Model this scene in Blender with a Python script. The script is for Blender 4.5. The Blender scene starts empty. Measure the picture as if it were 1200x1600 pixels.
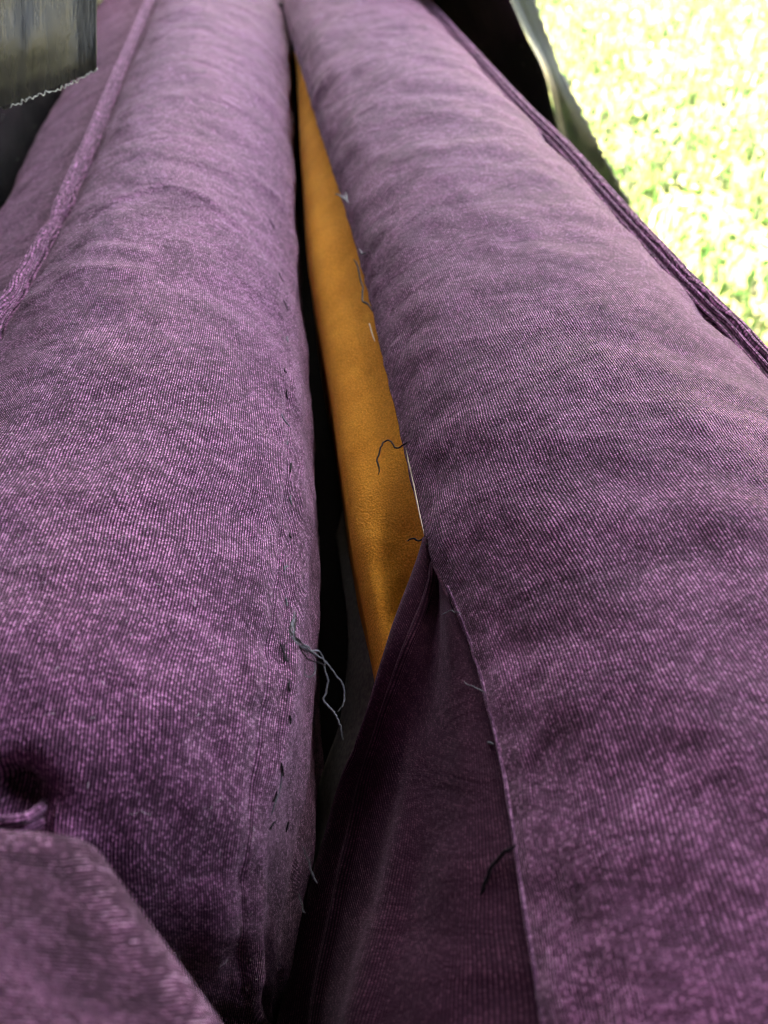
import bpy, math, random
import numpy as np
from mathutils import Vector

random.seed(7)
rng = np.random.default_rng(7)
scene = bpy.context.scene
C = scene.collection

# ------------------------------------------------------------------ camera
F = 1220.0                    # focal length in pixels of the 1200 x 1600 photograph
VPX, VPY = 390.0, -330.0      # vanishing point of the sofa's long axis (+Y)
CAM_Z, TOP = 0.82, 0.62       # camera height and height of the pads' crest above the lawn
PITCH = math.atan2(800 - VPY, F)
HLEN = F * math.cos(PITCH) + (800 - VPY) * math.sin(PITCH)
YAW = math.atan2(600 - VPX, HLEN)
cam_d = bpy.data.cameras.new('camera')
cam = bpy.data.objects.new('camera', cam_d)
C.objects.link(cam)
cam.location = (0, 0, CAM_Z)
cam.rotation_euler = (math.pi / 2 - PITCH, 0, -YAW)
cam_d.sensor_fit = 'VERTICAL'
cam_d.sensor_height = 36
cam_d.lens = F / 1600 * 36
cam_d.clip_start = 0.01
cam_d.clip_end = 1000
cam_d.dof.use_dof = True
cam_d.dof.focus_distance = 0.34
cam_d.dof.aperture_fstop = 8.8
scene.camera = cam

# ------------------------------------------------------------------ sky, sun, exposure
AZ, EL = math.radians(12), math.radians(58)
world = bpy.data.worlds.new('World')
scene.world = world
world.use_nodes = True
wn = world.node_tree.nodes
sky = wn.new('ShaderNodeTexSky')
sky.sky_type = 'NISHITA'
sky.sun_disc = False
sky.sun_elevation = EL
sky.sun_rotation = AZ
wn['Background'].inputs['Strength'].default_value = 0.14
world.node_tree.links.new(sky.outputs[0], wn['Background'].inputs['Color'])
sun_d = bpy.data.lights.new('sun', 'SUN')
sun_d.energy = 5.0
sun_d.angle = math.radians(0.53)
sun_d.color = (1.0, 0.95, 0.87)
sun = bpy.data.objects.new('sun', sun_d)
C.objects.link(sun)
to_sun = Vector((math.sin(AZ) * math.cos(EL), math.cos(AZ) * math.cos(EL), math.sin(EL)))
sun.rotation_euler = (-to_sun).to_track_quat('-Z', 'Y').to_euler()
vs = scene.view_settings
vs.view_transform = 'Standard'
vs.look = 'None'
vs.exposure = 4.2
vs.use_white_balance = True      # the photo is balanced for open shade
vs.white_balance_temperature = 10500
vs.white_balance_tint = 16
vs.gamma = 1.0
vs.use_curve_mapping = False
scene.render.engine = 'CYCLES'
scene.cycles.filter_width = 1.0

# ------------------------------------------------------------------ helpers
_R = np.array([math.cos(YAW), -math.sin(YAW), 0.0])
_H = np.array([math.sin(YAW), math.cos(YAW), 0.0])
_Z = np.array([0.0, 0.0, 1.0])
_FW = _H * math.cos(PITCH) - _Z * math.sin(PITCH)
_UP = _H * math.sin(PITCH) + _Z * math.cos(PITCH)


def at(px, py, z):
    """point on the horizontal plane z (measured from the pads' crest) seen at a photo pixel"""
    d = _R * (px - 600) + _UP * (800 - py) + _FW * F
    t = (TOP + z - CAM_Z) / d[2]
    return np.array([0, 0, CAM_Z]) + d * t


def catmull(P, n):
    """Catmull-Rom along axis 0, n samples per span (duplicated ends)"""
    P = np.asarray(P, float)
    Q = np.concatenate([2 * P[:1] - P[1:2], P, 2 * P[-1:] - P[-2:-1]])
    out = []
    ts = np.arange(n) / n
    for i in range(1, len(Q) - 2):
        a, b, c, d = Q[i - 1], Q[i], Q[i + 1], Q[i + 2]
        for t in ts:
            out.append(0.5 * (2 * b + (c - a) * t + (2 * a - 5 * b + 4 * c - d) * t * t
                              + (3 * b - a - 3 * c + d) * t ** 3))
    out.append(Q[-2])
    return np.array(out)


_perm = rng.permutation(4096)
_grad = rng.uniform(0, 2 * math.pi, 4096)


def noise2(x, y):
    xi, yi = np.floor(x).astype(int), np.floor(y).astype(int)
    xf, yf = x - xi, y - yi
    def g(ix, iy, fx, fy):
        h = _grad[_perm[(_perm[ix & 4095] + iy) & 4095]]
        return np.cos(h) * fx + np.sin(h) * fy
    u = xf * xf * xf * (xf * (xf * 6 - 15) + 10)
    v = yf * yf * yf * (yf * (yf * 6 - 15) + 10)
    a = g(xi, yi, xf, yf) * (1 - u) + g(xi + 1, yi, xf - 1, yf) * u
    b = g(xi, yi + 1, xf, yf - 1) * (1 - u) + g(xi + 1, yi + 1, xf - 1, yf - 1) * u
    return (a * (1 - v) + b * v) * 1.5


def mesh_obj(name, verts, faces, mat, parent=None, uv=None, smooth=True):
    me = bpy.data.meshes.new(name)
    me.from_pydata([tuple(map(float, v)) for v in verts], [], faces)
    if uv is not None:
        lay = me.uv_layers.new(name='UVMap')
        idx = np.zeros(len(me.loops), dtype=np.int32)
        me.loops.foreach_get('vertex_index', idx)
        lay.data.foreach_set('uv', np.asarray(uv, dtype=np.float32)[idx].ravel())
    if smooth:
        me.polygons.foreach_set('use_smooth', [True] * len(me.polygons))
    me.materials.append(mat)
    me.update()
    o = bpy.data.objects.new(name, me)
    C.objects.link(o)
    if parent is not None:
        o.parent = parent
    return o


def tag(o, label=None, cat=None, group=None, kind=None):
    if label: o['label'] = label
    if cat: o['category'] = cat
    if group: o['group'] = group
    if kind: o['kind'] = kind
    return o


def empty(name, loc=(0, 0, 0)):
    o = bpy.data.objects.new(name, None)
    C.objects.link(o)
    o.location = loc
    return o


def grid_faces(nr, nc, off=0, flip=False):
    f = []
    for i in range(nr - 1):
        for j in range(nc - 1):
            a = off + i * nc + j
            q = (a, a + 1, a + nc + 1, a + nc)
            f.append(q[::-1] if flip else q)
    return f


def grid_normals(G):
    du = np.gradient(G, axis=1)
    dv = np.gradient(G, axis=0)
    n = np.cross(du, dv)
    n /= np.linalg.norm(n, axis=2, keepdims=True) + 1e-12
    return n


def grid_uv(G):
    """metric uv: u across (arc length of a middle row, blended), v along"""
    du = np.linalg.norm(np.diff(G, axis=1), axis=2)
    u = np.concatenate([np.zeros((G.shape[0], 1)), np.cumsum(du, axis=1)], axis=1)
    mid = G.shape[1] // 2
    um = np.median(u, axis=0)
    u = np.repeat(um[None, :], G.shape[0], axis=0)
    dv = np.linalg.norm(np.diff(G[:, mid], axis=0), axis=1)
    v = np.concatenate([[0], np.cumsum(dv)])
    v = np.repeat(v[:, None], G.shape[1], axis=1)
    return np.stack([u, v], axis=2)


def thick_grid(G, th):
    """front sheet + offset back sheet + rim, so no cloth is paper-thin"""
    nr, nc = G.shape[:2]
    n = grid_normals(G)
    B = G - n * th
    V = np.concatenate([G.reshape(-1, 3), B.reshape(-1, 3)])
    f = grid_faces(nr, nc) + grid_faces(nr, nc, nr * nc, True)
    o = nr * nc
    for j in range(nc - 1):
        f.append((j + 1, j, o + j, o + j + 1))
        a = (nr - 1) * nc + j
        f.append((a, a + 1, o + a + 1, o + a))
    for i in range(nr - 1):
        a = i * nc
        f.append((a, a + nc, o + a + nc, o + a))
        a = i * nc + nc - 1
        f.append((a + nc, a, o + a, o + a + nc))
    return V, f


def tube(pts, r, sides=6, ridge=None, flat=1.0, taper=False):
    """tube along pts; ridge = (count, depth) makes the ribbed welt section"""
    P = np.asarray(pts, float)
    T = np.gradient(P, axis=0)
    T /= np.linalg.norm(T, axis=1, keepdims=True) + 1e-12
    V, UVs = [], []
    nrm = np.cross(T[0], [0, 0, 1.0])
    if np.linalg.norm(nrm) < 1e-3: nrm = np.cross(T[0], [1.0, 0, 0])
    s = 0
    for i in range(len(P)):
        nrm = nrm - T[i] * np.dot(nrm, T[i])
        nrm /= np.linalg.norm(nrm) + 1e-12
        bi = np.cross(T[i], nrm)
        if i: s += np.linalg.norm(P[i] - P[i - 1])
        ri = r[i] if hasattr(r, '__len__') else r
        if taper: ri = ri * (0.35 + 0.65 * min(1, 6 * min(i + .3, len(P) - 1 - i + .3) / len(P)))
        for k in range(sides):
            a = 2 * math.pi * k / sides
            rr = ri
            if ridge: rr = ri * (1 - ridge[1] * (0.5 - 0.5 * math.cos(a * ridge[0])) ** 2)
            V.append(P[i] + nrm * math.cos(a) * rr + bi * math.sin(a) * rr * flat)
            UVs.append((a * ri, s))
    f = []
    for i in range(len(P) - 1):
        for k in range(sides):
            k2 = (k + 1) % sides
            f.append((i * sides + k, i * sides + k2, (i + 1) * sides + k2, (i + 1) * sides + k))
    f.append(tuple(range(sides))[::-1])
    f.append(tuple((len(P) - 1) * sides + k for k in range(sides)))
    return np.array(V), f, np.array(UVs)


def box(x0, x1, y0, y1, z0, z1, b=0.01, seg=3):
    import bmesh
    bm = bmesh.new()
    bmesh.ops.create_cube(bm, size=1)
    for v in bm.verts:
        v.co = Vector(((x0 + x1) / 2 + v.co.x * (x1 - x0), (y0 + y1) / 2 + v.co.y * (y1 - y0), (z0 + z1) / 2 + v.co.z * (z1 - z0)))
    if b: bmesh.ops.bevel(bm, geom=bm.edges[:], offset=b, segments=seg, affect='EDGES', profile=0.5)
    V = [tuple(v.co) for v in bm.verts]
    bm.verts.index_update()
    f = [tuple(v.index for v in p.verts) for p in bm.faces]
    bm.free()
    return V, f


# ------------------------------------------------------------------ materials
def new_mat(name):
    m = bpy.data.materials.new(name)
    m.use_nodes = True
    nt = m.node_tree
    return m, nt, nt.nodes['Principled BSDF']


class NB:
    """tiny node builder"""
    def __init__(self, nt): self.nt = nt
    def link(self, a, b): self.nt.links.new(a, b)
    def val(self, sock, x):
        if isinstance(x, (int, float, tuple)): sock.default_value = x
        else: self.link(x, sock)
    def math(self, op, a, b=None, c=None):
        n = self.nt.nodes.new('ShaderNodeMath'); n.operation = op
        self.val(n.inputs[0], a)
        if b is not None: self.val(n.inputs[1], b)
        if c is not None: self.val(n.inputs[2], c)
        return n.outputs[0]
    def ramp(self, x, lo, hi, a=0.0, b=1.0):
        n = self.nt.nodes.new('ShaderNodeMapRange')
        self.val(n.inputs['Value'], x)
        n.inputs['From Min'].default_value = lo; n.inputs['From Max'].default_value = hi
        n.inputs['To Min'].default_value = a; n.inputs['To Max'].default_value = b
        return n.outputs[0]
    def mix(self, f, a, b):
        n = self.nt.nodes.new('ShaderNodeMix'); n.data_type = 'RGBA'
        self.val(n.inputs['Factor'], f)
        self.val(n.inputs[6], a); self.val(n.inputs[7], b)
        return n.outputs[2]
    def noise(self, vec, scale, detail=3.0, rough=0.55, dist=0.0):
        n = self.nt.nodes.new('ShaderNodeTexNoise')
        if vec is not None: self.link(vec, n.inputs['Vector'])
        n.inputs['Scale'].default_value = scale; n.inputs['Detail'].default_value = detail
        n.inputs['Roughness'].default_value = rough; n.inputs['Distortion'].default_value = dist
        return n.outputs['Fac']
    def coords(self, which):
        n = self.nt.nodes.new('ShaderNodeTexCoord'); return n.outputs[which]
    def sep(self, v):
        n = self.nt.nodes.new('ShaderNodeSeparateXYZ'); self.link(v, n.inputs[0]); return n.outputs
    def comb(self, x, y, z=0.0):
        n = self.nt.nodes.new('ShaderNodeCombineXYZ')
        self.val(n.inputs[0], x); self.val(n.inputs[1], y); self.val(n.inputs[2], z); return n.outputs[0]
    def white(self, v):
        n = self.nt.nodes.new('ShaderNodeTexWhiteNoise'); n.noise_dimensions = '2D'
        self.link(v, n.inputs['Vector']); return n.outputs['Value']
    def bump(self, h, strength, dist, prev=None):
        n = self.nt.nodes.new('ShaderNodeBump'); self.link(h, n.inputs['Height'])
        n.inputs['Strength'].default_value = strength; n.inputs['Distance'].default_value = dist
        if prev is not None: self.link(prev, n.inputs['Normal'])
        return n.outputs[0]


def fabric(name, dark, light, rib=0.00112, pick=0.00095, sheen=1.0, depth=1.0, blotch=0.15, rag=1.0):
    """crushed corduroy chenille: ribs along v, loops breaking each rib, nap blotches"""
    m, nt, bs = new_mat(name)
    b = NB(nt)
    uv = b.coords('UV')
    ob = b.coords('Object')
    s = b.sep(uv)
    wob = b.math('MULTIPLY', b.math('SUBTRACT', b.noise(uv, 22, 1), 0.5), 0.0040)
    wob2 = b.math('MULTIPLY', b.math('SUBTRACT', b.noise(uv, 700, 1), 0.5), 0.0003)
    u = b.math('DIVIDE', b.math('ADD', b.math('ADD', s[0], wob), wob2), rib)
    ui = b.math('FLOOR', u)
    uf = b.math('SUBTRACT', u, ui)
    ribh = b.math('SINE', b.math('MULTIPLY', uf, math.pi))           # 0 in the groove, 1 on the wale
    jit = b.white(b.comb(ui, 3.0))
    v = b.math('ADD', b.math('DIVIDE', s[1], pick), b.math('MULTIPLY', jit, 0.9))
    v = b.math('ADD', v, b.math('MULTIPLY', b.noise(uv, 300, 2), 1.6))
    vi = b.math('FLOOR', v)
    vf = b.math('SUBTRACT', v, vi)
    loop = b.math('SINE', b.math('MULTIPLY', vf, math.pi))
    rnd = b.white(b.comb(ui, vi))
    cell = b.math('MULTIPLY', b.math('POWER', ribh, 1.4), b.math('MULTIPLY_ADD', loop, 0.36, 0.64))
    cell = b.math('MULTIPLY', cell, b.math('MULTIPLY_ADD', b.math('POWER', rnd, 2.5), rag, 0.42 + 0.16 * (1 - rag)))
    fuzz = b.noise(uv, 2600, 2, 0.7)
    nap = b.noise(b.comb(s[0], b.math('MULTIPLY', s[1], 1.6)), 24, 4, 0.6, 0.8)
    napr = b.ramp(nap, 0.34, 0.68)
    worn = b.ramp(b.noise(uv, 170, 3, 0.65), 0.40, 0.66)
    lum = b.math('MULTIPLY_ADD', cell, 0.95, b.math('MULTIPLY', fuzz, 0.24))
    lum = b.math('MULTIPLY', lum, b.math('MULTIPLY_ADD', napr, 2 * blotch, 1 - blotch))
    lum = b.math('MULTIPLY', lum, b.math('MULTIPLY_ADD', worn, 0.45 * rag, 0.75 + 0.2 * (1 - rag)))
    fac = b.math('POWER', b.ramp(lum, 0.12, 0.84), 1.85)
    col = b.mix(fac, dark + (1,), light + (1,))  # groove shade and sheen glints are painted into the rib colour
    b.link(col, bs.inputs['Base Color'])
    bs.inputs['Roughness'].default_value = 0.8
    bs.inputs['Specular IOR Level'].default_value = 0.12
    shw = b.math('MULTIPLY', b.math('MULTIPLY_ADD', fac, 0.9, 0.10), sheen)
    b.link(shw, bs.inputs['Sheen Weight'])
    bs.inputs['Sheen Roughness'].default_value = 0.34
    bs.inputs['Sheen Tint'].default_value = (1.0, 0.71, 0.93, 1)
    h = b.math('ADD', b.math('MULTIPLY', cell, 0.8), b.math('MULTIPLY', fuzz, 0.30))
    n0 = b.bump(nap, 0.7 * depth, 0.0062)                              # nap brushed this way and that
    b.link(b.bump(h, 1.0 * depth, 0.0010, n0), bs.inputs['Normal'])
    return m


DARK, LIGHT = (0.013, 0.0034, 0.0115), (0.56, 0.205, 0.455)
M_PAD = fabric('purple_corduroy', DARK, LIGHT, rib=0.00104, pick=0.0009, rag=0.62)
M_ARM = fabric('purple_corduroy_arm', DARK, LIGHT, rag=0.45)
M_PANEL = fabric('plum_panel_shaded', (0.022, 0.006, 0.017), (0.15, 0.052, 0.100), rib=0.0009, pick=0.0009, sheen=0.35, depth=0.35, blotch=0.12, rag=0.4)  # the panel's shade is put into these darker colours
M_SEAM = fabric('pale_seam_pile', (0.06, 0.02, 0.055), (0.42, 0.20, 0.38), rib=0.0009, pick=0.0008, depth=0.5, blotch=0.3)
M_WELT = fabric('purple_welt', DARK, LIGHT, rib=0.0010, pick=0.0009, depth=0.35, blotch=0.1)


def simple(name, col, rough=0.6, var=0.0, scale=200, bump=0.0, sheen=0.0, coord='Object'):
    m, nt, bs = new_mat(name)
    b = NB(nt)
    n = b.noise(b.coords(coord), scale, 4)
    c2 = tuple(min(1, x * (1 + var)) for x in col) + (1,)
    c1 = tuple(x * (1 - var) for x in col) + (1,)
    b.link(b.mix(b.ramp(n, 0.3, 0.7), c1, c2), bs.inputs['Base Color'])
    bs.inputs['Roughness'].default_value = rough
    bs.inputs['Sheen Weight'].default_value = sheen
    bs.inputs['Specular IOR Level'].default_value = 0.15
    if bump: b.link(b.bump(n, 0.6, bump), bs.inputs['Normal'])
    return m


M_THREAD = simple('grey_thread', (0.10, 0.115, 0.14), 0.7, 0.5, 1500, sheen=0.3)
M_THREAD_P = simple('ash_thread', (0.16, 0.17, 0.19), 0.7, 0.4, 1500)
M_THREAD_D = simple('black_thread', (0.012, 0.010, 0.014), 0.7, 0.4, 1500)
M_LINT = simple('pale_lint', (0.50, 0.44, 0.50), 0.7, 0.3, 900)
M_THREAD_L = simple('pale_thread', (0.55, 0.50, 0.40), 0.7, 0.2, 1500)
M_LINING = simple('grey_lining', (0.15, 0.145, 0.135), 0.9, 0.3, 400, 0.0003)
M_BASE = simple('dull_black', (0.012, 0.012, 0.013), 0.9, 0.3, 300)
M_WOOD = simple('dark_wood', (0.05, 0.03, 0.02), 0.5, 0.4, 40, 0.0005)
M_SCREEN = simple('screen_dark', (0.022, 0.018, 0.016), 0.8, 0.3, 10, 0.001)  # near-black so the added screens bounce little light


def foam_mat():
    m, nt, bs = new_mat('orange_foam')
    b = NB(nt)
    ob = b.coords('Object')
    vor = nt.nodes.new('ShaderNodeTexVoronoi')
    b.link(ob, vor.inputs['Vector']); vor.inputs['Scale'].default_value = 1000
    cells = vor.outputs['Distance']
    n = b.noise(ob, 900, 4, 0.75)
    big = b.noise(ob, 22, 3)
    f = b.math('ADD', b.math('MULTIPLY', n, 0.85), b.math('MULTIPLY', cells, 0.2))
    f = b.math('ADD', f, b.math('MULTIPLY', big, 0.35))
    b.link(b.mix(b.ramp(f, 0.42, 0.88), (0.40, 0.128, 0.010, 1), (0.98, 0.44, 0.075, 1)), bs.inputs['Base Color'])
    bs.inputs['Roughness'].default_value = 0.95
    bs.inputs['Specular IOR Level'].default_value = 0.05
    bs.inputs['Subsurface Weight'].default_value = 0.15
    bs.inputs['Subsurface Scale'].default_value = 0.004
    bs.inputs['Subsurface Radius'].default_value = (1.0, 0.5, 0.15)
    b.link(b.bump(b.math('ADD', n, b.math('MULTIPLY', cells, 0.8)), 0.8, 0.0003), bs.inputs['Normal'])
    return m


M_FOAM = foam_mat()


def plastic_mat(name, see, tint, streak=1.0, spec=0.5, ra=0.0, swap=False):
    """thin black polythene: glossy, with a little light passing straight through"""
    m, nt, bs = new_mat(name)
    b = NB(nt)
    uv = b.coords('UV')
    s = b.sep(uv)
    st = b.noise(b.comb(s[0], b.math('MULTIPLY', s[1], 6.0)) if swap else b.comb(b.math('MULTIPLY', s[0], 6.0), s[1]), 14, 4, 0.6)
    fine = b.noise(uv, 160, 3)
    bs.inputs['Base Color'].default_value = (0.012, 0.013, 0.013, 1)
    b.link(b.ramp(st, 0.3, 0.7, 0.10 + ra, 0.30 + ra), bs.inputs['Roughness'])
    bs.inputs['IOR'].default_value = 1.5
    bs.inputs['Specular IOR Level'].default_value = spec
    n0 = b.bump(st, 0.5 * streak, 0.006)
    b.link(b.bump(fine, 0.25, 0.0012, n0), bs.inputs['Normal'])
    tr = nt.nodes.new('ShaderNodeBsdfTransparent')
    tr.inputs[0].default_value = tint + (1,)
    mx = nt.nodes.new('ShaderNodeMixShader')
    b.link(b.ramp(st, 0.3, 0.7, see * 0.6, see * 1.3), mx.inputs[0])
    b.link(bs.outputs[0], mx.inputs[1]); b.link(tr.outputs[0], mx.inputs[2])
    b.link(mx.outputs[0], nt.nodes['Material Output'].inputs['Surface'])
    return m


M_FLAP = plastic_mat('crinkled_polythene', 0.10, (0.85, 1.0, 0.9), 0.5, 0.2, 0.18, True)
M_FILM = plastic_mat('black_polythene', 0.10, (0.75, 1.0, 0.85), 0.15, 0.12)
M_FRAY = simple('edge_glint_grey', (0.30, 0.32, 0.31), 0.25, 0.5, 900)  # pale grey stands in for the white glint along the torn edge
M_FILM_BLACK = plastic_mat('black_polythene_doubled', 0.006, (0.9, 1.0, 0.92), 0.6, 0.5)


def lawn_mat(name, blade):
    m, nt, bs = new_mat(name)
    b = NB(nt)
    ob = b.coords('Object')
    big = b.ramp(b.math('ADD', b.math('MULTIPLY', b.noise(ob, 2.2, 3, 0.6), 0.5), b.math('MULTIPLY', b.noise(ob, 7, 3, 0.6), 0.5)), 0.36, 0.64)
    if blade:
        at_ = nt.nodes.new('ShaderNodeAttribute'); at_.attribute_name = 'tone'
        rnd = at_.outputs['Fac']
        c = b.mix(big, (0.020, 0.100, 0.026, 1), (0.085, 0.150, 0.055, 1))
        c = b.mix(b.ramp(rnd, 0.62, 1.1), c, (0.42, 0.40, 0.33, 1))
        tl = nt.nodes.new('ShaderNodeBsdfTranslucent')
        b.link(c, tl.inputs[0])
        b.link(c, bs.inputs['Base Color'])
        bs.inputs['Roughness'].default_value = 0.35
        mx = nt.nodes.new('ShaderNodeMixShader'); mx.inputs[0].default_value = 0.75
        b.link(bs.outputs[0], mx.inputs[1]); b.link(tl.outputs[0], mx.inputs[2])
        b.link(mx.outputs[0], nt.nodes['Material Output'].inputs['Surface'])
    else:
        n = b.noise(ob, 60, 4, 0.7)
        c = b.mix(b.ramp(n, 0.3, 0.7), (0.09, 0.14, 0.045, 1), (0.19, 0.21, 0.09, 1))
        b.link(c, bs.inputs['Base Color'])
        bs.inputs['Roughness'].default_value = 0.9
        b.link(b.bump(n, 1.0, 0.02), bs.inputs['Normal'])
    return m


# ------------------------------------------------------------------ the setting: lawn
bmv = [(400 * math.cos(a * math.pi / 24), 400 * math.sin(a * math.pi / 24), 0) for a in range(48)]
lawn = mesh_obj('lawn', bmv, [tuple(range(48))], lawn_mat('lawn_soil', False), smooth=False)
tag(lawn, 'sunlit green lawn behind the sofa', kind='structure')


def build_grass():
    n1, n2 = 120000, 20000
    x = np.concatenate([rng.uniform(0.25, 5.5, n1), rng.uniform(-6, 9, n2)])
    y = np.concatenate([rng.uniform(0.2, 7.5, n1), rng.uniform(-6, 14, n2)])
    clump = noise2(x * 4, y * 4)
    keep = rng.uniform(0, 1, len(x)) < 0.75 + 0.6 * clump
    keep &= ~((x > -0.6) & (x < 0.28) & (y > -0.4) & (y < 2.0))
    x, y, clump = x[keep], y[keep], clump[keep]
    n = len(x)
    L = rng.uniform(0.03, 0.075, n) * (1 + 0.5 * clump)
    w = rng.uniform(0.0016, 0.0034, n)
    broad = rng.uniform(0, 1, n) < 0.38
    w = np.where(broad, rng.uniform(0.005, 0.011, n), w)
    L = np.where(broad, L * 0.7, L)
    a = rng.uniform(0, 2 * math.pi, n)
    lean = rng.uniform(0.15, 1.1, n) + 0.6 * broad
    dx, dy = np.cos(a), np.sin(a)
    sx, sy = -dy * w, dx * w
    mh, ml = 0.60 * L * np.cos(lean * .5), 0.60 * L * np.sin(lean * .5)
    th, tl = mh + 0.4 * L * np.cos(lean * 1.3), ml + 0.4 * L * np.sin(lean * 1.3)
    V = np.zeros((n, 5, 3))
    V[:, 0] = np.stack([x + sx, y + sy, np.zeros(n)], 1)
    V[:, 1] = np.stack([x - sx, y - sy, np.zeros(n)], 1)
    V[:, 2] = np.stack([x + dx * ml - sx, y + dy * ml - sy, mh], 1)
    V[:, 3] = np.stack([x + dx * ml + sx, y + dy * ml + sy, mh], 1)
    V[:, 4] = np.stack([x + dx * tl, y + dy * tl, th], 1)
    base = (np.arange(n) * 5)[:, None]
    quads = base + np.array([0, 1, 2, 3])
    tris = base + np.array([3, 2, 4])
    me = bpy.data.meshes.new('grass')
    me.vertices.add(n * 5)
    me.vertices.foreach_set('co', V.astype(np.float32).ravel())
    loops = np.concatenate([quads, tris], axis=1).astype(np.int32)
    me.loops.add(n * 7)
    me.loops.foreach_set('vertex_index', loops.ravel())
    me.polygons.add(n * 2)
    st = (np.arange(n) * 7)[:, None] + np.array([0, 4])
    me.polygons.foreach_set('loop_start', st.astype(np.int32).ravel())
    at_ = me.attributes.new('tone', 'FLOAT', 'POINT')
    at_.data.foreach_set('value', np.repeat(rng.uniform(0, 1, n), 5).astype(np.float32))
    me.update(calc_edges=True)
    me.materials.append(lawn_mat('grass_blades', True))
    o = bpy.data.objects.new('grass', me)
    C.objects.link(o)
    tag(o, 'short sunlit grass covering the lawn', 'grass', kind='stuff')


build_grass()

# added screens out of view, overhead and on three sides, to shade the sofa
def local(V, o): return [tuple(np.array(v) - np.array(o.location)) for v in V]
sun_screen = empty('sun_screen', (-1.1, 1.1, 0))
tag(sun_screen, 'added unseen screens that keep the sun off the sofa', 'sun_screen')
V, f = box(-1.3, 0.95, -0.6, 3.1, 2.6, 2.68, 0.01)
mesh_obj('screen_roof', local(V, sun_screen), f, M_SCREEN, sun_screen, smooth=False)
V, f = box(-1.3, -1.2, -0.5, 2.7, 0, 2.595, 0.006)
mesh_obj('screen_wall', local(V, sun_screen), f, M_SCREEN, sun_screen, smooth=False)
V, f = box(-1.195, 2.4, -0.38, -0.28, 0, 2.595, 0.006)
mesh_obj('screen_wall', local(V, sun_screen), f, M_SCREEN, sun_screen, smooth=False)
V, f = box(.83, .90, -0.275, 0.20, 0, 2.595, 0.006)
mesh_obj('screen_wall', local(V, sun_screen), f, M_SCREEN, sun_screen, smooth=False)
V, f = box(-1.19, -1.09, 2.6, 2.7, 0, 2.595, 0.006)
mesh_obj('screen_post', local(V, sun_screen), f, M_SCREEN, sun_screen, smooth=False)

# ------------------------------------------------------------------ sofa
SOFA_LOC = np.array([0.03, 0.75, 0.0])
sofa = empty('sofa', SOFA_LOC)
tag(sofa, 'purple corduroy sofa with its seam torn open over orange foam', 'sofa')


def sub(V): return np.asarray(V) - SOFA_LOC


def column(pts):
    """feature line traced in the photo, with its height: returns world polyline far -> near"""
    return np.array([at(*p) for p in pts])


def resample_y(P, ys):
    P = P[np.argsort(P[:, 1])]
    x = np.interp(ys, P[:, 1], P[:, 0])
    z = np.interp(ys, P[:, 1], P[:, 2])
    lo, hi = P[0], P[-1]
    return np.stack([x, ys, z], axis=1)


def smooth_rows(G, k=2):
    for _ in range(k):
        H = G.copy()
        H[1:-1] = 0.25 * G[:-2] + 0.5 * G[1:-1] + 0.25 * G[2:]
        G = H
    return G


def ridge_field(XY, line, width):
    """distance field to a world polyline in plan -> gaussian weight"""
    d = np.full(XY.shape[:2], 1e9)
    for a, b_ in zip(line[:-1], line[1:]):
        ab = b_ - a
        t = np.clip(((XY - a) @ ab) / (ab @ ab + 1e-12), 0, 1)
        q = a + t[..., None] * ab
        d = np.minimum(d, np.linalg.norm(XY - q, axis=2))
    return np.exp(-(d / width) ** 2)


# ---- left pad -------------------------------------------------------------
ys = np.concatenate([[1.75, 1.6, 1.45], np.geomspace(1.3, 0.15, 22)])
L_side = column([(-60, 430, -.085), (0, 340, -.085), (60, 215, -.085), (95, 150, -.085), (130, 70, -.085), (160, 0, -.085)])
L_welt = column([(-420, 1150, -.022), (-260, 900, -.022), (0, 540, -.022), (100, 350, -.022), (150, 230, -.022), (192, 120, -.022), (240, 0, -.022)])
L_contour = column([(450, 0, -.055), (450, 60, -.055), (453, 160, -.055), (456, 300, -.055), (460, 400, -.055), (471, 500, -.055), (482, 620, -.055),
                    (485, 750, -.055), (479, 900, -.055), (470, 1050, -.055), (460, 1150, -.055), (448, 1230, -.055)])
cw, cs, cc = (resample_y(q, ys) for q in (L_welt, L_side, L_contour))
G = np.zeros((len(ys), 12, 3))
for i in range(len(ys)):
    w, s_, c = cw[i], cs[i], cc[i]
    W = c[0] - w[0]
    far = np.clip((ys[i] - .6) / .7, 0, 1)
    prof = [(-0.02 - W * .0, -.30, 's'), (0.0, -.16, 's'), (0.0, -.085, 's'), (0.0, -.022, 'w'), (0.10, -.005, 'p'), (0.30, .009, 'p'),
            (0.52, .009, 'p'), (0.72, -.002, 'p'), (0.87, -.020, 'p'), (0.965, -.040, 'p'), (1.0, -.068, 'p'), (0.985, -.20, 'p')]
    for j, (fx, z, k) in enumerate(prof):
        if k == 's':
            G[i, j] = (min(s_[0], w[0] - .012) + fx, ys[i], TOP + z)
        else:
            G[i, j] = (w[0] + fx * W, ys[i], TOP + z)
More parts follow.
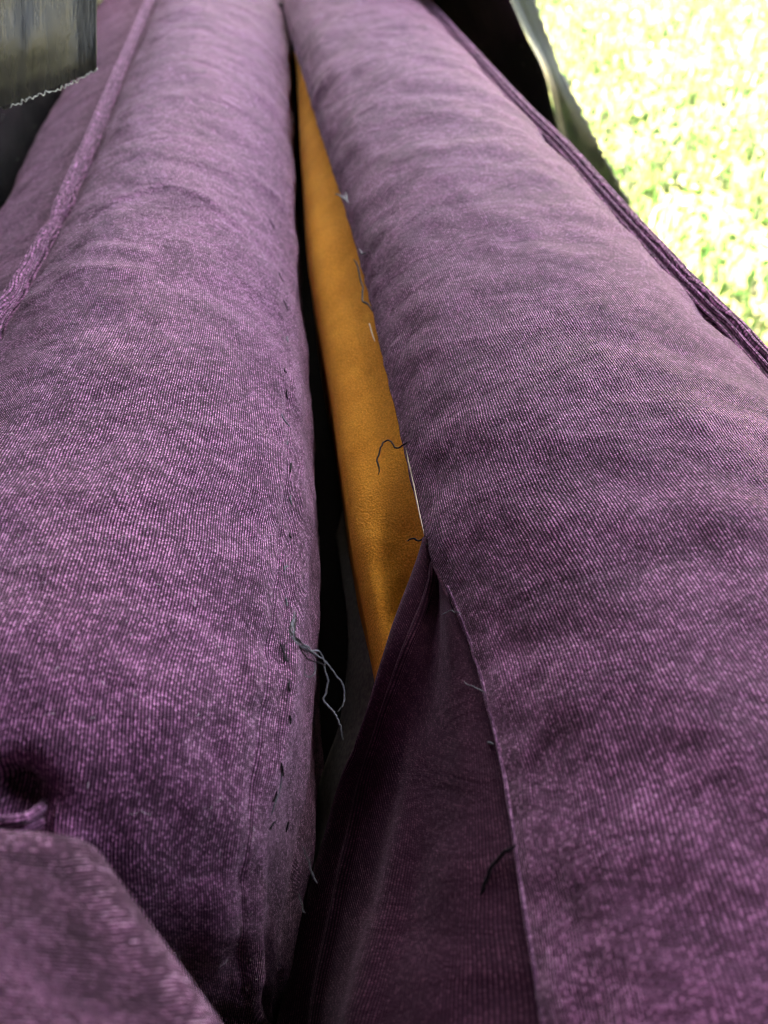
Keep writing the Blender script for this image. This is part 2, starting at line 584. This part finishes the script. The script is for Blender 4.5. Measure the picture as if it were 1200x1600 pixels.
# the near end of the pad turns down towards the camera
for (dy, dz, sh) in ((.124, -.010, -.003), (.103, -.036, -.008), (.093, -.085, -.012), (.091, -.15, -.016), (.091, -.26, -.016)):
    row = G[len(ys) - 1].copy()
    row[:, 1] = dy
    row[:, 2] = np.maximum(row[:, 2] + dz, TOP - .30)
    row[:, 0] += sh * np.linspace(0.3, 1.6, 12)
    row[-4:, 1] += np.array([.0, .004, .010, .016])
    G = np.concatenate([G, row[None]])
G = smooth_rows(G, 1)
G = catmull(G, 12)
G = np.swapaxes(catmull(np.swapaxes(G, 0, 1), 13), 0, 1)
N = grid_normals(G)
if N[100, G.shape[1] // 2, 2] < 0: N = -N
UVL = grid_uv(G)
XY = G[:, :, :2]
disp = 0.0022 * noise2(UVL[..., 0] * 22, UVL[..., 1] * 16) + 0.0010 * noise2(UVL[..., 0] * 60, UVL[..., 1] * 45) \
     + 0.0004 * noise2(UVL[..., 0] * 160, UVL[..., 1] * 140)
wr = [[(188, 124), (250, 100), (312, 74)], [(190, 208), (245, 190)], [(150, 345), (260, 312), (320, 320), (368, 336)],
      [(60, 425), (150, 412), (240, 420)], [(55, 470), (130, 445), (220, 455)], [(215, 40), (330, 28)], [(200, 80), (270, 60)],
      [(300, 165), (380, 158)], [(130, 245), (220, 240), (300, 236)], [(270, 270), (360, 262)]]
for k, ln in enumerate(wr):
    line = np.array([at(x, y, -.0)[:2] for x, y in ln])
    sc = (0.0026, 0.0016) if k in (0, 2) else (0.004, 0.0011)
    disp += sc[1] * ridge_field(XY, line, sc[0] * (1 + line[0][1])) * (G[:, :, 2] > TOP - .05)
# folds on the left side below the welt, running downwards and away
side = np.clip((TOP - .03 - G[..., 2]) / .03, 0, 1)
disp += side * 0.004 * noise2(UVL[..., 0] * 25, UVL[..., 1] * 9 + UVL[..., 0] * 30)
colj0 = np.arange(G.shape[1])[None, :] / 13.0
pk = np.exp(-((colj0 - 8.75) / .9) ** 2)
disp = disp + pk * 0.0012 * noise2(UVL[..., 0] * 14, UVL[..., 1] * 75) + 0.0010 * noise2(UVL[..., 0] * 11, UVL[..., 1] * 30 + UVL[..., 0] * 12)
# shallow groove along the torn stitch line
colj = np.arange(G.shape[1])[None, :] / 13.0
disp = disp - 0.0012 * np.exp(-((colj - 8.75) / .07) ** 2)
# tuck at the near left end
tk = at(22, 1240, -.01)[:2]
dd = np.linalg.norm((XY - tk) * np.array([1, 1.3]), axis=2)
disp -= 0.022 * np.exp(-(dd / .0075) ** 2)
for ln, a_ in (([(0, 1282), (40, 1278), (75, 1258)], .0035), ([(0, 1298), (50, 1292), (95, 1270)], .003)):
    line = np.array([at(x, y, -.012)[:2] for x, y in ln])
    disp += a_ * ridge_field(XY, line, .0022)
G = G + N * disp[..., None]
GL = G
nr, nc = G.shape[:2]
left_pad = mesh_obj('seat_pad', sub(G.reshape(-1, 3)), grid_faces(nr, nc), M_PAD, sofa, UVL.reshape(-1, 2))
tag(left_pad, 'rounded purple corduroy pad with torn stitches along its edge')

for pts_ in ([(-60, 1296, -.014), (0, 1284, -.013), (40, 1278, -.014), (68, 1258, -.020), (76, 1240, -.032)], [(-60, 1310, -.018), (0, 1299, -.017), (50, 1292, -.019), (88, 1272, -.026), (100, 1255, -.038)]):
    V, f, uvw = tube(catmull(np.array([at(*q) for q in pts_]), 8), .0017, 14)
    mesh_obj('tuck_fold', sub(V), f, M_PAD, left_pad, uvw)

# welt of the left pad: ribbed band pinched at one place
wl = resample_y(L_welt, np.geomspace(1.7, 0.2, 40))
wl[:, 0] -= .004
wl[:, 2] += .0030
wl = catmull(wl, 6)
pinch = at(97, 352, -.022)[1]
rad = 0.0076 * (1 - 0.40 * np.exp(-((wl[:, 1] - pinch) / .012) ** 2)) * (1 + 0.08 * noise2(wl[:, 1] * 30, wl[:, 1] * 0 + 3))
V, f, uvw = tube(wl, rad, 90, (11, 0.62), 0.5)
lw = mesh_obj('welt', sub(V), f, M_WELT, left_pad, uvw)
lw.parent = left_pad

# ---- right pad ------------------------------------------------------------
ysr = np.concatenate([[1.75, 1.6, 1.45], np.geomspace(1.3, 0.035, 30)])
R_edge = column([(440, 0, -.034), (452, 50, -.034), (463, 80, -.034), (475, 112, -.034), (500, 200, -.034), (535, 300, -.034), (565, 400, -.034), (590, 500, -.034), (612, 600, -.034),
                 (637, 700, -.034), (652, 770, -.034), (669, 850, -.034), (690, 900, -.034), (716, 960, -.034), (745, 1035, -.034), (770, 1130, -.034),
                 (790, 1220, -.034), (805, 1310, -.034), (820, 1420, -.034), (850, 1600, -.034), (870, 1800, -.034)])
R_welt = column([(590, -60, -.020), (650, 0, -.020), (800, 172, -.020), (872, 245, -.020), (950, 338, -.020), (1050, 450, -.020), (1130, 533, -.020), (1200, 614, -.020),
                 (1500, 930, -.020), (1900, 1330, -.020)])
ce, cr = resample_y(R_edge, ysr), resample_y(R_welt, ysr)
G = np.zeros((len(ysr), 10, 3))
for i in range(len(ysr)):
    e, w = ce[i], cr[i]
    W = w[0] - e[0]
    prof = [(0.0, -.036), (0.04, -.022), (0.14, -.006), (0.33, .006), (0.54, .011), (0.74, .008), (0.90, -.004), (1.0, -.022), (1.05, -.055), (1.045, -.20)]
    near = float(np.clip((.225 - ysr[i]) / .03, 0, 1))
    for j, (fx, z) in enumerate(prof):
        z += near * (.0050, .0, -.0025, -.001)[j] if j < 4 else 0
        G[i, j] = (e[0] + fx * W, ysr[i], TOP + z)
G = smooth_rows(G, 1)
G = catmull(G, 10)
G = np.swapaxes(catmull(np.swapaxes(G, 0, 1), 13), 0, 1)
N = grid_normals(G)
if N[100, G.shape[1] // 2, 2] < 0: N = -N
UVR = grid_uv(G)
UVR[..., 0] += 3.3
disp = 0.0020 * noise2(UVR[..., 0] * 20, UVR[..., 1] * 14) + 0.0009 * noise2(UVR[..., 0] * 55, UVR[..., 1] * 38) \
     + 0.0004 * noise2(UVR[..., 0] * 150, UVR[..., 1] * 120)
fade = np.clip((np.arange(G.shape[1]) / 12.0), 0, 1)[None, :]
edge_ = np.exp(-(np.arange(G.shape[1]) / 20.0) ** 2)[None, :]
disp = disp * fade + edge_ * 0.0010 * noise2(UVR[..., 0] * 14, UVR[..., 1] * 80) + 0.0016 * fade * noise2(UVR[..., 0] * 9, UVR[..., 1] * 30 - UVR[..., 0] * 14)
XY = G[:, :, :2]
for ln, a_, wd in (([(500, 60), (560, 20), (640, 10)], .002, .012), ([(505, 105), (600, 60), (700, 60)], .002, .012), ([(560, 140), (660, 110)], .0015, .012)):
    line = np.array([at(x, y, 0)[:2] for x, y in ln])
    disp += a_ * ridge_field(XY, line, wd)
G = G + N * disp[..., None]
GR = G
V, f = thick_grid(G, 0.0018)
uv2 = np.concatenate([UVR.reshape(-1, 2)] * 2)
right_pad = mesh_obj('arm_pad', sub(V), f, M_ARM, sofa, uv2)
tag(right_pad, 'long purple corduroy arm pad with ribbed welt and a torn open edge')

# welt of the right pad
wr_ = resample_y(R_welt, np.geomspace(1.7, 0.06, 50))
wr_[:, 0] += .0072
wr_[:, 2] += .0015
wr_ = catmull(wr_, 6)
rad = 0.0090 * (1 + 0.06 * noise2(wr_[:, 1] * 30, wr_[:, 1] * 0 + 9))
V, f, uvw = tube(wr_, rad, 99, (11, 0.62), 0.8)
rw = mesh_obj('welt', sub(V), f, M_WELT, right_pad, uvw)

# ---- foam under the torn edge ---------------------------------------------
ysf = np.geomspace(1.25, 0.188, 26)
F_left = column([(462, 100, -.075), (470, 250, -.075), (480, 400, -.075), (497, 500, -.075), (515, 600, -.075), (531, 720, -.075), (551, 850, -.075),
                 (572, 950, -.075), (592, 1050, -.075), (612, 1150, -.075), (640, 1300, -.075)])
cf, ce2 = resample_y(F_left, ysf), resample_y(R_edge, ysf)
G = np.zeros((len(ysf), 7, 3))
for i in range(len(ysf)):
    a, e = cf[i], ce2[i]
    ex = e[0] + .012
    for j, (fx, z) in enumerate([(.004, -.17), (.001, -.10), (0.0, -.078), (0.16, -.064), (0.52, -.051), (1.0, -.036), (2.4, -.034)]):
        dip = float(np.clip((.30 - ysf[i]) / .11, 0, 1)); dip = dip * dip * (3 - 2 * dip)
        z -= .034 * dip * (j > 3) + .010 * dip * (j in (2, 3))
        x = a[0] + (fx if j < 2 else fx * (ex - a[0]))
        G[i, j] = (min(x, e[0] + .05) if j == 6 else x, ysf[i], TOP + z)
G = catmull(G, 6)
G = np.swapaxes(catmull(np.swapaxes(G, 0, 1), 8), 0, 1)
G[..., 2] += 0.0006 * noise2(G[..., 0] * 90, G[..., 1] * 90)
nr, nc = G.shape[:2]
foam = mesh_obj('foam_core', sub(G.reshape(-1, 3)), grid_faces(nr, nc), M_FOAM, sofa)
tag(foam, 'orange foam showing through the torn seam')

# ---- dark side panel hanging below the mitred corner -----------------------
rows = []
edge = [(668, 846, -.037), (652, 893, -.043), (625, 968, -.054), (597, 1052, -.068), (565, 1155, -.094), (528, 1250, -.135), (485, 1400, -.165), (440, 1590, -.190), (410, 1760, -.21)]
fold = [(672, 862, -.036), (676, 905, -.039), (656, 970, -.047), (630, 1040, -.058), (603, 1120, -.076), (575, 1215, -.108), (545, 1350, -.132), (505, 1540, -.155), (480, 1720, -.17)]
mid1 = [(676, 872, -.036), (688, 912, -.041), (684, 990, -.047), (672, 1070, -.055), (660, 1160, -.064), (645, 1270, -.074), (622, 1410, -.084), (570, 1580, -.097), (550, 1750, -.110)]
mid2 = [(680, 880, -.034), (694, 915, -.0345), (705, 985, -.036), (715, 1070, -.039), (722, 1165, -.042), (722, 1270, -.046), (715, 1410, -.050), (700, 1590, -.055), (690, 1770, -.060)]
seam = [(684, 888, -.0318), (699, 922, -.0318), (726, 985, -.0318), (755, 1065, -.0318), (779, 1160, -.0318), (800, 1262, -.0318), (818, 1400, -.0318), (850, 1595, -.0318), (872, 1800, -.0318)]
G = np.array([[at(*c[i]) for c in (edge, fold, mid1, mid2, seam)] for i in range(len(edge))])
low = G[:, :1].copy(); low[..., 2] -= .05; low[..., 0] += .012           # the cloth turns under
G = np.concatenate([low, G], axis=1)
G = catmull(G, 16)
G = np.swapaxes(catmull(np.swapaxes(G, 0, 1), 14), 0, 1)
UVP = grid_uv(G)
N = grid_normals(G)
if N[60, 40, 2] < 0: N = -N
t = np.linspace(0, 1, G.shape[0])[:, None]
jj = np.arange(G.shape[1])[None, :] / 14.0
ridge = 0.0022 * np.exp(-((jj - 2.0) / .10) ** 2) * np.clip(t * 12, 0, 1)
ridge = ridge + 0.004 * np.exp(-((jj - 3.0) / .25) ** 2) * np.clip((t - .45) * 4, 0, 1)
ridge = ridge + 0.0006 * noise2(UVP[..., 0] * 60, UVP[..., 1] * 40) * np.clip(t * 8, 0, 1)
G = G + N * ridge[..., None]
V, f = thick_grid(G, 0.0015)
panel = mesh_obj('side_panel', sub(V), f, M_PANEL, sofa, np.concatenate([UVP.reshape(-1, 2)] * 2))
tag(panel, 'shaded plum side panel sewn below the mitred corner')

# seam ridge between panel and arm pad
sl = resample_y(R_edge, np.geomspace(0.2, 0.03, 40))
sl[:, 2] = TOP - .0292
sl[:, 0] -= .0010
V, f, uvw = tube(catmull(sl, 4), 0.0007, 8)
mesh_obj('seam_ridge', sub(V), f, M_SEAM, panel, uvw)

# ---- grey lining in the gap, black base and added light-stop panels ----------------
Lg = [[(505, 700, -.26), (520, 800, -.22), (535, 900, -.17), (545, 1000, -.15), (535, 1120, -.16), (500, 1230, -.19), (470, 1400, -.22)],
      [(540, 700, -.24), (560, 800, -.18), (575, 900, -.135), (585, 1000, -.115), (575, 1120, -.13), (540, 1230, -.15), (500, 1400, -.18)],
      [(600, 700, -.22), (620, 800, -.16), (635, 900, -.12), (650, 1000, -.10), (640, 1120, -.115), (610, 1230, -.13), (560, 1400, -.16)]]
G = np.array([[at(*Lg[j][i]) for j in range(3)] for i in range(7)])
G = catmull(G, 8)
G = np.swapaxes(catmull(np.swapaxes(G, 0, 1), 10), 0, 1)
V, f = thick_grid(G, 0.001)
tag(mesh_obj('lining', sub(V), f, M_LINING, sofa), 'grey lining cloth deep inside the gap')

for y_, z_ in ((.035, .50), (1.36, .588)):          # added black panels keeping light out of the gap at both ends
    V, f = box(-.13, .10, y_, y_ + .006, .30, z_, .002)
    mesh_obj('light_stop', sub(V), f, M_BASE, sofa, smooth=False)
V, f = box(-.19, .235, .04, 1.78, .10, .42, .02)
mesh_obj('base', sub(V), f, M_BASE, sofa, smooth=False)
for fx, fy in ((-.15, .1), (.2, .1), (-.15, 1.7), (.2, 1.7)):
    V, f = box(fx - .025, fx + .025, fy - .025, fy + .025, 0, .11, .006)
    mesh_obj('foot', sub(V), f, M_WOOD, sofa, smooth=False)

# ---- threads ----------------------------------------------------------------
def thread(pts, mat, r=0.00022, parent=None, name='loose_thread', wig=0.0004):
    P = catmull(np.array([at(*p) for p in pts]), 8)
    n = len(P)
    s = rng.uniform(0, 50)
    k = np.arange(n) * .35
    P = P + wig * np.stack([noise2(k + s, k * 0 + 1.5), noise2(k + s, k * 0 + 7.5), noise2(k + s, k * 0 + 3.5)], 1)
    V, f, _ = tube(P, r, 6, taper=True)
    return mesh_obj(name, sub(V), f, mat, parent)


# broken stitches left standing along the seat pad's edge
def on_left(px, py):
    """nearest vertex of the left pad to a photo ray"""
    d = _R * (px - 600) + _UP * (800 - py) + _FW * F
    d /= np.linalg.norm(d)
    P = GL.reshape(-1, 3) - np.array([0, 0, CAM_Z])
    tt = P @ d
    dist = np.linalg.norm(P - tt[:, None] * d, axis=1)
    cand = np.where(dist < 0.0022)[0]
    if len(cand) == 0: cand = np.array([np.argmin(dist)])
    i = cand[np.argmin(tt[cand])]
    return P[i] + np.array([0, 0, CAM_Z]), -d


def surf_thread(pix, mat, r, parent, name):
    P = []
    for q in pix:
        p_, up = on_left(*q)
        P.append(p_ + up * (r * 1.2 + 0.0006))
    P = catmull(np.array(P), 5)
    V, f, _ = tube(P, r, 6, taper=True)
    return mesh_obj(name, sub(V), f, mat, parent)


st = [(458, 180, 462, 200), (425, 345, 432, 358), (440, 425, 447, 440), (446, 468, 452, 482), (446, 645, 455, 662), (456, 688, 455, 694), (456, 715, 458, 735), (459, 828, 461, 838),
      (455, 880, 452, 892), (445, 1005, 450, 1030), (462, 1115, 463, 1130), (448, 1195, 450, 1215), (442, 1235, 436, 1255), (456, 1290, 456, 1300), (430, 1300, 436, 1285),
      (449, 570, 453, 582), (452, 610, 455, 622), (460, 770, 462, 785), (452, 930, 455, 945), (459, 1060, 460, 1078), (450, 520, 455, 533)]
for (a, b_, c, d) in st:
    m_ = M_THREAD if rng.uniform() < .35 else M_THREAD_D
    surf_thread([(a, b_), ((a + c) / 2 + rng.uniform(-2, 2), (b_ + d) / 2), (c, d)], m_, 0.0004, left_pad, 'stitch')
surf_thread([(450, 1200), (447, 1230), (437, 1260), (432, 1278)], M_THREAD, 0.00025, left_pad, 'loose_thread')
# the knot of loose threads hanging over the gap
z1 = -.03
thread([(461, 955, -.022), (458, 975, -.020), (452, 990, -.018), (470, 1005, -.018), (485, 1018, -.022), (505, 1030, -.03), (508, 1045, -.033), (512, 1062, -.035), (508, 1085, -.038), (506, 1095, -.040),
        (520, 1110, -.042), (528, 1125, -.044), (533, 1140, -.046), (535, 1157, -.048)], M_THREAD, .00030, left_pad)
thread([(452, 985, -.018), (475, 1012, -.020), (497, 1018, -.026), (507, 1032, -.031), (520, 1048, -.034), (533, 1065, -.037), (538, 1085, -.040), (537, 1100, -.042), (527, 1112, -.043)], M_THREAD, .00026, left_pad)
thread([(463, 960, -.022), (460, 985, -.018), (468, 1008, -.018), (480, 1030, -.022), (500, 1036, -.028), (508, 1040, -.031)], M_THREAD_D, .00030, left_pad)
thread([(458, 965, -.021), (455, 985, -.019), (462, 998, -.018), (478, 1008, -.020), (486, 1018, -.022)], M_THREAD, .00028, left_pad)
thread([(484, 1015, -.022), (492, 1035, -.026), (492, 1050, -.028), (483, 1058, -.028), (476, 1053, -.026), (477, 1040, -.024)], M_THREAD, .00020, left_pad)
thread([(448, 1000, -.018), (444, 1015, -.018), (446, 1030, -.018), (450, 1032, -.018), (447, 1012, -.017)], M_THREAD_D, .00030, left_pad)
for q in range(5):
    e = rng.uniform(-5, 5, 8)
    thread([(460 + e[0] * .5, 958 + q * 4, -.020), (456 + e[1], 980 + e[2], -.018), (466 + e[3], 1000 + e[4], -.017), (476 + e[5], 1012 + e[6], -.019), (480 + q * 5, 1022 + e[7] + q * 2, -.023 - q * .001)],
           M_THREAD if q % 2 else M_THREAD_D, .00018, left_pad)
thread([(470, 1320, -.06), (482, 1345, -.065), (491, 1372, -.07), (494, 1380, -.072)], M_THREAD, .00018, left_pad)
thread([(466, 1395, -.08), (472, 1415, -.085), (477, 1428, -.088)], M_THREAD, .00018, left_pad)
# along the torn edge of the arm pad
thread([(540, 300, -.022), (541, 312, -.022), (530, 305, -.026), (524, 303, -.028)], M_THREAD_P, .0006, right_pad)
thread([(536, 306, -.024), (545, 318, -.020)], M_THREAD_P, .0006, right_pad)
thread([(552, 405, -.034), (558, 412, -.034), (562, 435, -.034), (567, 450, -.034), (566, 468, -.032), (575, 476, -.030), (582, 486, -.028)], M_THREAD_D, .0006, right_pad)
thread([(562, 390, -.026), (566, 397, -.025), (572, 395, -.022)], M_THREAD_P, .0006, right_pad)
thread([(640, 690, -.030), (633, 694, -.032), (620, 700, -.036), (612, 690, -.036), (601, 689, -.038), (595, 700, -.039), (590, 718, -.041), (592, 732, -.042), (592, 743, -.044)], M_THREAD_D, .00044, right_pad)
thread([(634, 845, -.040), (645, 842, -.038), (655, 845, -.037), (662, 842, -.035), (668, 852, -.032)], M_THREAD_D, .00042, right_pad)
thread([(664, 838, -.034), (662, 848, -.034), (669, 851, -.032)], M_THREAD_D, .0004, right_pad)
thread([(578, 1113, -.080), (588, 1108, -.079), (597, 1104, -.078)], M_THREAD_D, .00045, panel)
thread([(582, 1106, -.080), (592, 1112, -.078)], M_THREAD_D, .00035, panel)
thread([(630, 935, -.050), (634, 930, -.050), (632, 942, -.050)], M_THREAD_D, .00045, panel)
thread([(690, 960, -.032), (705, 955, -.030), (722, 960, -.026)], M_THREAD, .00018, panel)
thread([(725, 1065, -.034), (742, 1075, -.031), (760, 1082, -.026)], M_THREAD, .00018, panel)
thread([(806, 1322, -.026), (790, 1330, -.030), (775, 1345, -.034), (760, 1375, -.038), (748, 1410, -.042)], M_THREAD_D, .0006, panel)
thread([(754, 1155, -.036), (770, 1162, -.030)], M_THREAD, .0004, panel)
# pale selvedge thread on the edge next to the foam
thread([(634, 700, -.033), (639, 724, -.033), (647, 760, -.033), (655, 800, -.033), (663, 836, -.033)], M_THREAD_L, .00035, right_pad, 'selvedge_thread', 0)
thread([(577, 505, -.036), (581, 520, -.036), (586, 534, -.036)], M_THREAD_L, .0003, right_pad, 'selvedge_thread', 0)

# lint and lifted fibres on the cloth
def lint(G, n, parent, j0, j1):
    V, f = [], []
    nr, nc = G.shape[:2]
    N_ = grid_normals(G)
    if N_[nr // 2, nc // 2, 2] < 0: N_ = -N_
    for _ in range(n):
        i, j = int(rng.integers(60, nr - 20)), int(rng.integers(j0, j1))
        p, nn = G[i, j], N_[i, j]
        d = rng.normal(size=3); d -= nn * (d @ nn); d /= np.linalg.norm(d)
        e = np.cross(nn, d)
        L = rng.uniform(.0006, .0026)
        c = rng.uniform(-.8, .8)
        pts = [p + nn * (.0004 + .0005 * math.sin(t * 3.1)) + d * L * t + e * L * c * t * t for t in (0, .33, .66, 1)]
        v, ff, _ = tube(pts, rng.uniform(.00004, .00011), 4)
        o = len(V)
        V.extend(v); f.extend([tuple(a + o for a in q) for q in ff])
    o = mesh_obj('lint', sub(np.array(V)), f, M_LINT, parent)
    o['kind'] = 'stuff'


lint(GL, 420, left_pad, 40, 120)
lint(GR, 420, right_pad, 4, 90)

# ------------------------------------------------------------------ cushion in the near corner
ct = np.array([at(x, y, z) for x, y, z in [(0, 0, 0)]])
def cushion():
    zt = .018
    A = at(112, 1326, zt); B = at(300, 1600, zt); D = at(-260, 1300, zt)
    ex = (B - A); ex /= np.linalg.norm(ex)
    ey = (D - A); ey -= ex * (ey @ ex); ey /= np.linalg.norm(ey)
    d2 = (D - A) / np.linalg.norm(D - A)
    nu, nv = 70, 70
    Lx, Ly = .30, .22
    V, U = [], []
    G = np.zeros((nv, nu, 3))
    uu = np.linspace(-.35, 1, nu); vv = np.linspace(-.35, 1, nv)
    for i, v in enumerate(vv):
        for j, u in enumerate(uu):
            su, sv = max(u, 0), max(v, 0)
            p = A + ex * su * Lx + d2 * sv * Ly
            drop = 0
            for q, ax in ((u, ex), (v, d2)):
                if q < 0:
                    a = -q / .35
                    th = min(a * 3, 1) * math.pi / 2
                    r = .006
                    p = p - ax * (r * math.sin(th))
                    drop += r * (1 - math.cos(th)) + max(a - 1 / 3, 0) * .13
                else:
                    p = p + ax * .012 * 0
            p = p + np.array([0, 0, -drop + .004 * math.sin(min(1, su * 4) * 1.57) * math.sin(min(1, sv * 4) * 1.57)])
            G[i, j] = p
    # inset so that the rounded shoulder meets the traced outline
    G += (ex + d2) * .005
    UV = grid_uv(G)
    G[..., 2] += .0012 * noise2(UV[..., 0] * 30, UV[..., 1] * 30)
    loc = np.array([A[0], A[1] - .05, TOP - .12])
    root = empty('cushion', loc)
    tag(root, 'pale mauve fabric cushion corner beside the tucked end of the purple pad', 'cushion')
    V, f = thick_grid(G, .004)
    mesh_obj('cover', V - loc, f, M_CUSH, root, np.concatenate([UV.reshape(-1, 2)] * 2))


M_CUSH = fabric('mauve_cushion_fabric', (0.018, 0.005, 0.015), (0.23, 0.082, 0.185), blotch=0.45)
cushion()

# ------------------------------------------------------------------ plastic sheets
def sheet(name, cols, mat, label, n=(10, 10), th=0.0002, jag=0, crumple=0.0015, parent=None):
    G = catmull(np.array(cols), n[0])
    G = np.swapaxes(catmull(np.swapaxes(G, 0, 1), n[1]), 0, 1)
    UV = grid_uv(G)
    nn = grid_normals(G)
    G = G + nn * (crumple * noise2(UV[..., 0] * 25, UV[..., 1] * 14))[..., None]
    if jag:
        d = G[:, -1] - G[:, -2]
        d /= np.linalg.norm(d, axis=1, keepdims=True)
        k = np.arange(len(G))
        saw = np.abs(((k * .23) % 1) - .5) + .6 * noise2(k * .31, k * 0 + 2.2)
        G[:, -1] += d * (jag * saw)[:, None]
    V, f = thick_grid(G, th)
    loc = V.mean(axis=0); loc[2] = V[:, 2].min()
    o = mesh_obj(name, V - loc, f, mat, parent, np.concatenate([UV.reshape(-1, 2)] * 2))
    o.location = loc
    return o


def on_x(px, py, X):
    d = _R * (px - 600) + _UP * (800 - py) + _FW * F
    return np.array([0, 0, CAM_Z]) + d * (X / d[0])


def on_y(px, py, Y):
    d = _R * (px - 600) + _UP * (800 - py) + _FW * F
    return np.array([0, 0, CAM_Z]) + d * (Y / d[1])


def hang(o, root):
    l0 = np.array(o.location); o.parent = root; o.location = l0 - np.array(root.location)


# right: film hanging beyond the arm, a black inner facet, a bright crease, a thin outer facet with torn edge
rs = empty('plastic_sheet', (0.4, 1.3, 0.2))
tag(rs, 'black plastic sheet with bright crease and torn edge against the lawn', 'plastic sheet')
cpx = ((745, -160), (768, -90), (797, 0), (848, 110), (872, 205), (884, 280), (905, 420))
epx = ((772, -160), (799, -90), (834, 0), (877, 110), (924, 205), (960, 275), (1040, 420))
crease = [on_y(*q, 1.16) for q in cpx]
lft = [on_y(x - 230 - 0 * y, y, 1.42) for x, y in cpx]
mid_ = [a * .4 + b_ * .6 + np.array([.0, .02, 0]) for a, b_ in zip(lft, crease)]
hang(sheet('inner_fold', np.array([[a, b_, c] for a, b_, c in zip(lft, mid_, crease)]), M_FILM_BLACK, '', (20, 14), crumple=.002), rs)
lip = [on_y(x + 3, y, 1.168) for x, y in cpx]
lip2 = [on_y(x + 8, y, 1.186) for x, y in cpx]
torn = [on_y(*q, 1.20) for q in epx]
mido = [a * .5 + b_ * .5 for a, b_ in zip(lip2, torn)]
outer = np.array([[a + np.array([.0002, .0004, 0]), b_, c, d, e] for a, b_, c, d, e in zip(crease, lip, lip2, mido, torn)])
hang(sheet('outer_fold', outer, M_FILM, '', (24, 10), jag=.008, crumple=.0015), rs)

# left: torn flap hanging down beside the pad, and the doubled black film behind it
ls = empty('plastic_sheet', (-0.35, 0.9, TOP - .3))
tag(ls, 'dark plastic sheet with frayed edge hanging beside the rounded purple pad', 'plastic sheet')
px_ = (-330, -200, -120, -40, 20, 50, 90, 120, 152)
bot = (245, 214, 194, 178, 163, 150, 138, 124, 106)
yy = [.57 - .00036 * (152 - x) + .0012 * math.sin(x * .11) for x in px_]
flap = np.array([[on_y(x, -420, y + .12), on_y(x, -150, y + .05), on_y(x, yb * .35 - 20, y + .015), on_y(x, yb * .75, y + .003), on_y(x, yb, y)]
                 for x, yb, y in zip(px_, bot, yy)])
hang(sheet('flap', flap, M_FLAP, '', (20, 14), jag=.003, crumple=.0028), ls)
ed = catmull(flap[:, -1], 20)
k = np.arange(len(ed))
ed[:, 2] += .0025 * (np.abs((k * .23) % 1 - .5) + .6 * noise2(k * .31, k * 0 + 2.2)) * -1
V, f, _ = tube(ed, .00038 * (1 + .8 * noise2(k * .5, k * 0 + 5.5)), 6)
loc = np.array(ls.location)
mesh_obj('frayed_edge', V - loc, f, M_FRAY, ls)
dpos = ((-.30, .2), (-.30, .5), (-.30, .85), (-.31, 1.15), (-.32, 1.5), (-.30, 1.9), (-.20, 2.15), (-.02, 2.25))
drape = np.array([[np.array([x - .02, y, .95]), np.array([x, y, .70]), np.array([x + .01, y, .52]), np.array([x + .05, y, .38]), np.array([x + .14, y - .03 * (y > 2), .30])]
                  for x, y in dpos])
hang(sheet('drape', drape, M_FILM_BLACK, '', (12, 10), crumple=.006), ls)
